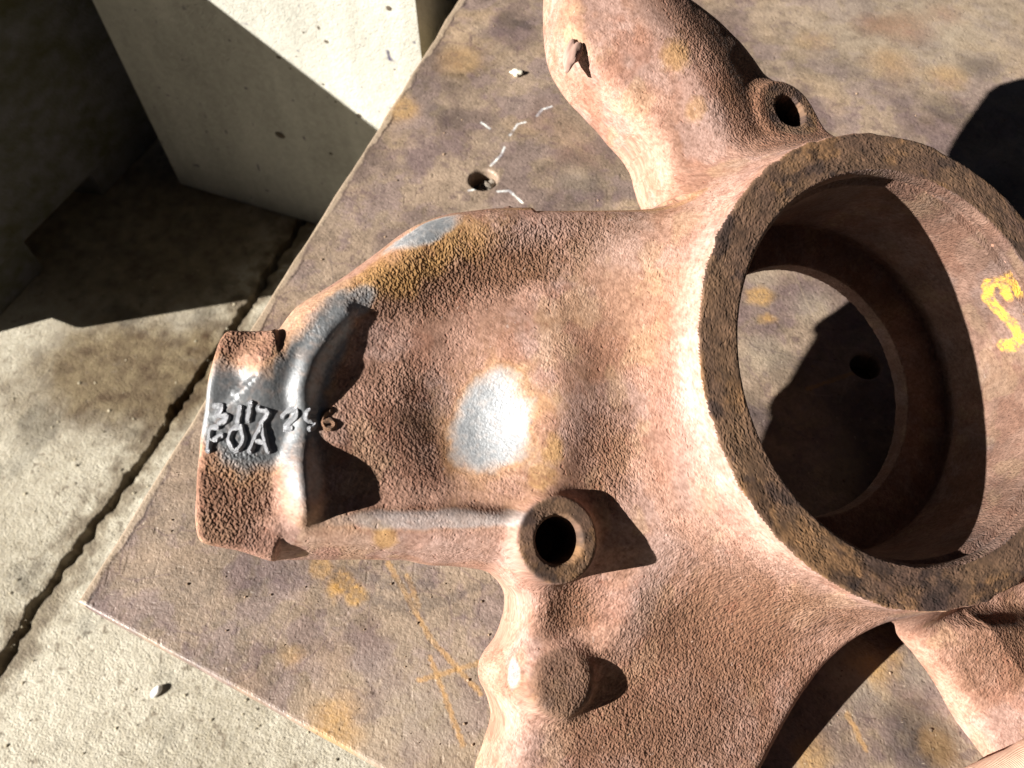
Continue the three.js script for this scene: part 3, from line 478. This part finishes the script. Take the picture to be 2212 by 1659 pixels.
const rustMap = tex(K2, K2, (i, j, o) => {
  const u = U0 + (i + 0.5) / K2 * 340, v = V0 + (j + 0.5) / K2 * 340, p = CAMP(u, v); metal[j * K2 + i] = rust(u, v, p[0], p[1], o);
  {
    const q = j * K2 + i, mm = metal[q], amp = clamp(0.24 + 0.95 * ZV[0] + 0.35 * ZV[2] - 0.12 * ZV[1], 0.12, 1.15) * (1 - 0.45 * mm), a1 = 0.8 * u - 0.6 * v, b1 = 0.6 * u + 0.8 * v, a2 = 0.35 * u + 0.94 * v, b2 = 0.94 * u - 0.35 * v, g = 0.5 * vn(a1 / 0.56, b1 / 0.56 + 60) + 0.5 * vn(a2 / 0.36 + 33, b2 / 0.36) + 0.22 * vn(a2 / 1.1, b2 / 1.1 + 5);
    const onRim = Math.hypot(u, v) < RO - 20 ? 0.45 + 0.5 * fbm(u / 6, v / 6 + 12, 3) : amp;
    relief[4 * q] = 255 * clamp(0.5 + 0.34 * onRim * g + 0.05 * vn(u / 4, v / 4) - (ZV[3] > 0.62 ? 0.16 * ss(0.62, 0.9, ZV[3]) * (1 - mm) : 0)); worn[q] = ZV[1];
  }
  const dr = Math.hypot(u, v);
  const q = ss(RO - 20, RO - 21, dr + 0.8 * vn(u / 3, v / 3));       // machined land of the rim and the boss faces: dark crust, partly grazing-light dimness painted in
  let f = q; for (const b of bosses) f = Math.max(f, ss(b.r + 0.8, b.r - 0.8, Math.hypot(u - b.c[0], v - b.c[1])) * (b.hole ? 1 : 0.6));
  if (f > 0) {
    const n = fbm(u / 9 + 80, v / 9, 4), m = fbm(u / 3, v / 3 + 40, 3), g = vn(u / 0.8, v / 0.8), w = ss(0.0, 0.3, fbm(u / 10 + 200, v / 10, 5)), bl = ss(0.08, 0.3, fbm(u / 7 + 20, v / 7 + 90, 4)) * f * 0.55;
    const k = 1 + 0.5 * m + 0.3 * g; o[0] = mix(o[0], mix(0.125 + 0.05 * n, 0.23, w * 0.6) * k, f); o[1] = mix(o[1], mix(0.07 + 0.03 * n, 0.12, w * 0.6) * k, f); o[2] = mix(o[2], mix(0.042 + 0.01 * n, 0.05, w * 0.6) * k, f); o[0] *= 1 - bl; o[1] *= 1 - bl; o[2] *= 1 - bl * 0.85; metal[j * K2 + i] *= 1 - f;
  }
});
function CAMP(u, v) {           // fast disp(u, v, -25)
  const a = u - cu, b = v - cv, c = -25 - cw, X = a * EUr + b * EVr + c * NWr, Y = a * EUu + b * EVu + c * NWu, D = -(a * EUb + b * EVb + c * NWb);
  return [(X / D * F + 512) / S, (-Y / D * F + 384) / S];
}

const rustRM = tex(1024, 1024, (i, j, o) => { const m = metal[(j * 2) * K2 + i * 2]; o[0] = 0; o[1] = mix(mix(0.86, 0.6, worn[j * 2 * K2 + i * 2]), 0.56, m); o[2] = 0.84 * m; }, false);
const rustRelief = new THREE.DataTexture(relief, K2, K2); rustRelief.magFilter = THREE.LinearFilter; rustRelief.minFilter = THREE.LinearMipmapLinearFilter; rustRelief.generateMipmaps = true; rustRelief.needsUpdate = true;
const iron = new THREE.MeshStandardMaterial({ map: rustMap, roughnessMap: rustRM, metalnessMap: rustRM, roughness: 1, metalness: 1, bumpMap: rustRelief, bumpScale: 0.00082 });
const boreMap = tex(2048, 512, (i, j, o) => {
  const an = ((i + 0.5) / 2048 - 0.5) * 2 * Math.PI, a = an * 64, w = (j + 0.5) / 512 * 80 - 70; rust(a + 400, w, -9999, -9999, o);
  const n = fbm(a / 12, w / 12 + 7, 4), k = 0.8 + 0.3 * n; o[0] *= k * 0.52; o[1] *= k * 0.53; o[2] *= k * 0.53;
  // dab of yellow paint, an s-shaped stroke
  const P = [[31, -10], [37, -9.5], [38, -14], [33, -17.5], [27, -16], [22, -13], [16, -11.5], [13, -14], [14, -19]];
  const [d] = poly(P, a, w), y = ss(2.6, 1.5, d + 1.1 * fbm(a / 2.5, w / 2.5, 3)) * clamp(0.75 + 0.9 * fbm(a / 2, w / 2 + 50, 3) + 0.4 * vn(a / 0.7, w / 0.7)); if (y > 0) { const q = clamp(y) * 0.95; o[0] = mix(o[0], 0.52, q); o[1] = mix(o[1], 0.29, q); o[2] = mix(o[2], 0.04, q); }
});
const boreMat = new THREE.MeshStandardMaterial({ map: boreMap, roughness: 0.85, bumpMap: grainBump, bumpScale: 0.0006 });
function geoOf(k) { const g = groups.get(k), o = new THREE.BufferGeometry(); o.setAttribute('position', new THREE.Float32BufferAttribute(g.pos, 3)); o.setAttribute('normal', new THREE.Float32BufferAttribute(g.nor, 3)); o.setAttribute('uv', new THREE.Float32BufferAttribute(g.uv, 2)); o.setAttribute('uv1', new THREE.Float32BufferAttribute(g.uv1, 2)); o.setIndex(g.idx); return o; }
let ring;
for (const k of ['web', 'bearing_ring', 'upper_arm', 'lower_arm', 'mounting_tab', 'boss_0', 'boss_1', 'boss_2']) {
  if (!groups.has(k)) { console.log('missing', k); continue; }
  const m = mesh(k.startsWith('boss') ? 'boss' : k, geoOf(k), iron, casting); if (k === 'bearing_ring') ring = m;
  if (k === 'boss_1') m.userData.label = 'solid round boss without a hole';
}
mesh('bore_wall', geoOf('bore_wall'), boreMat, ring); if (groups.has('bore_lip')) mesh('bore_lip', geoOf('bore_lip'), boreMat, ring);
console.log('triangles', CT.length / 3);
// raised foundry letters on the tab, running up over the left wall
const metalMat = new THREE.MeshStandardMaterial({ color: new THREE.Color(0.4, 0.41, 0.44), roughness: 0.5, metalness: 0.75, bumpMap: grainBump, bumpScale: 0.0006 });
const rustLet = new THREE.MeshStandardMaterial({ color: new THREE.Color(0.36, 0.2, 0.12), roughness: 0.85, bumpMap: grainBump, bumpScale: 0.0008 });
function letter(strokes, mat) {
  const gs = [];
  for (const st of strokes) {
    const pts = st.map(([x, y]) => { const a = loc(406.6 + 0.1654 * x, 826.8 + 0.1654 * y, -22); return new THREE.Vector3(a[0], 0, a[1]); });
    const cv2 = new THREE.CatmullRomCurve3(pts, false, 'catmullrom', 0.3).getSpacedPoints(18).map((p) => new THREE.Vector3(p.x * MM, (bil(fTop, p.x, p.z) - 0.42) * MM, -p.z * MM));
    const c = new THREE.CatmullRomCurve3(cv2), t = new THREE.TubeGeometry(c, 20, 0.00098, 8);
    const p = t.attributes.position; for (let i = 0; i < p.count; i++) { const k = 1 + 0; p.setXYZ(i, p.getX(i) + 0.00012 * vn(p.getX(i) * 900, p.getZ(i) * 900), p.getY(i) + 0.00015 * vn(p.getX(i) * 700 + 9, p.getZ(i) * 700), p.getZ(i) + 0.00012 * vn(p.getZ(i) * 900 + 30, p.getX(i) * 900)); }
    gs.push(t); for (const e of [cv2[0], cv2[cv2.length - 1]]) { const s = new THREE.SphereGeometry(0.001, 10, 8); s.translate(e.x, e.y, e.z); gs.push(s); }
  }
  const g = mergeGeometries(gs); g.computeVertexNormals(); g.setAttribute('uv1', g.attributes.uv); return mesh('raised_letter', g, mat, tab);
}
const tab = casting.children.find((c) => c.name === 'mounting_tab');
letter([[[350, 300], [450, 310], [430, 390], [390, 420]], [[400, 420], [520, 430], [500, 490], [420, 530]]], metalMat);
letter([[[690, 330], [655, 510]]], metalMat);
letter([[[825, 275], [790, 490]]], metalMat);
letter([[[925, 345], [1050, 385], [965, 530]]], metalMat);
letter([[[1240, 440], [1310, 370], [1400, 360], [1420, 430], [1320, 530], [1250, 600], [1350, 600]]], metalMat);
letter([[[1640, 385], [1545, 385], [1545, 495], [1640, 510], [1650, 580], [1580, 610]]], metalMat);
letter([[[1840, 375], [1770, 420], [1750, 520], [1790, 595], [1880, 600], [1910, 540], [1860, 495], [1770, 510]]], rustLet);
letter([[[385, 575], [305, 600], [285, 740], [265, 880]], [[290, 745], [360, 735], [440, 690]]], metalMat);
letter([[[690, 570], [600, 600], [545, 700], [550, 800], [610, 880], [690, 840], [730, 730], [700, 600]]], metalMat);
letter([[[970, 560], [890, 710], [810, 890]], [[970, 560], [1000, 740], [1050, 890]], [[890, 760], [990, 770]]], metalMat);
// loose grit, uncountable
function gritOn(name, label, n, pick, s0, s1, col, sd) {
  const g = lump(1, 0.3, sd, 0.6), m = new THREE.InstancedMesh(g, new THREE.MeshStandardMaterial({ roughness: 0.95 }), n), M4 = new THREE.Matrix4(), q = new THREE.Quaternion(), e = new THREE.Euler(), c = new THREE.Color();
  for (let i = 0; i < n; i++) { const p = pick(), s = mix(s0, s1, Math.pow(rnd(), 3)); e.set(rnd() * 0.4, rnd() * 6.3, rnd() * 0.4); q.setFromEuler(e); M4.compose(p.multiplyScalar(MM), q, new THREE.Vector3(s, s, s * (0.7 + rnd() * 0.6))); m.setMatrixAt(i, M4); const k = 0.5 + rnd(); m.setColorAt(i, c.setRGB(col[0] * k, col[1] * k, col[2] * k)); }
  m.name = name; m.castShadow = m.receiveShadow = true; m.userData.kind = 'stuff'; scene.add(m); tag(m, label, 'grit');
}
gritOn('rust_grit', 'scattered rusty and dirty crumbs on the steel plate', 420, () => { for (;;) { const x = rnd() * 2212, y = rnd() * 1659; if ((x - 165) * 1300 + (y - 1300) * 825 > 40000 && (x - 165) * 359 - (y - 1300) * 655 > 20000) return onY(x, y, 0.15); } }, 0.15, 0.6, [0.22, 0.15, 0.1], 11);
gritOn('floor_grit', 'scattered sand grains and chips on the concrete floor', 420, () => { const p = onY(rnd() * 1000 - 100, 500 + rnd() * 1200, FLOOR + 0.3); return p; }, 0.3, 1.2, [0.34, 0.3, 0.22], 12);
// torn flake of metal standing on the upper arm
{
  const arm = casting.children.find((c) => c.name === 'upper_arm');
  const [u, v] = loc(1246, 104, -25), g = lump(1, 0.3, 21, 0.6); g.scale(2.5, 2.3, 6.2); g.rotateY(-0.32);
  const m = mesh('torn_flake', g, new THREE.MeshStandardMaterial({ color: new THREE.Color(0.34, 0.215, 0.175), roughness: 0.75, bumpMap: grainBump, bumpScale: 0.0008 }), arm); m.position.set(u * MM, (bil(fTop, u, v) + 0.2) * MM, -v * MM); m.rotation.z = 0.3;
}
// ---------------------------------------------------------------- a hand steadying the casting by its lower right arm
{
  const t0 = loc(2158, 1716, -18), D = [0.92, 0.38], Pp = [0.38, -0.92], wt = bil(fTop, t0[0], t0[1]);
  const H = (a, b, w) => [t0[0] + D[0] * a + Pp[0] * b, t0[1] + D[1] * a + Pp[1] * b, wt + w];
  const bones = [], bone = (A, B, ra, rb, k = 3) => bones.push([A, B, ra, rb, k]);
  const nails = [];
  for (const [b, s, L] of [[0, 0, 1], [20, -7, 1.08], [39, -2, 1], [56, 12, 0.8]]) {
    const tip = H(s, b, 8), dip = H(s + 19 * L, b, 15), pip = H(s + 41 * L, b * 0.98, 24), mcp = H(86 + (b > 40 ? -3 : 0), 3 + b * 0.88, 26);
    bone(tip, dip, 7.6, 8.4, 2); bone(dip, pip, 8.6, 9.4, 2); bone(pip, mcp, 9.4, 10.5, 3); bone(mcp, H(150, 18 + b * 0.42, 22), 11, 15, 12); nails.push([tip, dip]);
  }
  bone(H(146, 14, 16), H(116, -22, 6), 15, 12, 8); bone(H(116, -22, 6), H(88, -27, -2), 11.5, 10, 3); bone(H(88, -27, -2), H(66, -24, -8), 9.8, 8.6, 2);
  bone(H(150, 28, 22), H(185, 32, 26), 24, 22, 10); bone(H(185, 32, 26), H(330, 45, 60), 23, 33, 10);
  const cap = (p, [A, B, ra, rb]) => { const x = p[0] - A[0], y = p[1] - A[1], z = p[2] - A[2], ex = B[0] - A[0], ey = B[1] - A[1], ez = B[2] - A[2], t = clamp((x * ex + y * ey + z * ez) / (ex * ex + ey * ey + ez * ez)); return Math.hypot(x - ex * t, y - ey * t, z - ez * t) - mix(ra, rb, t); };
  const hf = (x, y, z) => { let f = 99; for (const b of bones) { const d = cap([x, y, z], b); f = f > 90 ? d : smin(f, d, b[4]); } return f; };
  const [P, T] = surfaceNets(hf, 1.8, [t0[0] - 30, t0[0] + 370, t0[1] - 85, t0[1] + 185, wt - 40, wt + 110]);
  const nor = [], pos = [], uv = [], o = H(0, 0, 0);
  for (let i = 0; i < P.length; i += 3) { const e = 0.8, [x, y, z] = [P[i], P[i + 1], P[i + 2]]; const g = [hf(x + e, y, z) - hf(x - e, y, z), hf(x, y + e, z) - hf(x, y - e, z), hf(x, y, z + e) - hf(x, y, z - e)], l = Math.hypot(...g) || 1; pos.push((x - o[0]) * MM, (z - o[2]) * MM, -(y - o[1]) * MM); nor.push(g[0] / l, g[2] / l, -g[1] / l); uv.push((x * D[0] + y * D[1]) / 40, (x * Pp[0] + y * Pp[1] + z) / 40); }
  const ix = []; for (let t = 0; t < T.length; t += 3) { const [a, b, c] = [T[t] * 3, T[t + 1] * 3, T[t + 2] * 3], v1 = new THREE.Vector3(pos[b] - pos[a], pos[b + 1] - pos[a + 1], pos[b + 2] - pos[a + 2]), v2 = new THREE.Vector3(pos[c] - pos[a], pos[c + 1] - pos[a + 1], pos[c + 2] - pos[a + 2]); v1.cross(v2).dot(new THREE.Vector3(nor[a], nor[a + 1], nor[a + 2])) < 0 ? ix.push(T[t], T[t + 2], T[t + 1]) : ix.push(T[t], T[t + 1], T[t + 2]); }
  const g = new THREE.BufferGeometry(); g.setAttribute('position', new THREE.Float32BufferAttribute(pos, 3)); g.setAttribute('normal', new THREE.Float32BufferAttribute(nor, 3)); g.setAttribute('uv', new THREE.Float32BufferAttribute(uv, 2)); g.setIndex(ix);
  const skin = tex(512, 512, (i, j, q) => { const x = i / 512 * 40, y = j / 512 * 40, n = fbm(x / 6, y / 6, 3); q[0] = 0.56 + 0.06 * n; q[1] = 0.36 + 0.07 * n; q[2] = 0.27 + 0.06 * n; });
  const sb = tex(512, 512, (i, j, q) => { const x = i / 512, y = j / 512; q[0] = q[1] = q[2] = 0.5 + 0.25 * Math.sin((x * 64 + 0.5 * Math.sin(y * Math.PI * 4)) * Math.PI * 2) + 0.2 * vn(x * 40, y * 90, 10); }, false);
  const hand = new THREE.Group(); hand.name = 'hand'; hand.quaternion.copy(casting.quaternion); hand.position.copy(new THREE.Vector3(o[0], o[2], -o[1]).multiplyScalar(MM).applyQuaternion(casting.quaternion).add(casting.position)); scene.add(hand);
  mesh('skin', g, new THREE.MeshStandardMaterial({ map: skin, bumpMap: sb, bumpScale: 0.00025, roughness: 0.55 }), hand);
  const nm = new THREE.MeshStandardMaterial({ color: new THREE.Color(0.6, 0.42, 0.34), roughness: 0.35 });
  for (const [a, b] of nails) { const q = new THREE.SphereGeometry(1, 16, 12); q.scale(0.0062, 0.0022, 0.0046); const m = mesh('nail', q, nm, hand); const dx = b[0] - a[0], dy = b[1] - a[1], dz = b[2] - a[2]; m.position.set((a[0] + dx * 0.12 - o[0]) * MM, (a[2] + dz * 0.12 + 6.6 - o[2]) * MM, -(a[1] + dy * 0.12 - o[1]) * MM); m.rotation.set(0, Math.atan2(D[1], D[0]), Math.atan2(dz, Math.hypot(dx, dy))); }
  tag(hand, 'bare hand with its fingertip on the lower right arm of the casting', 'hand');
}
renderer.render(scene, camera);
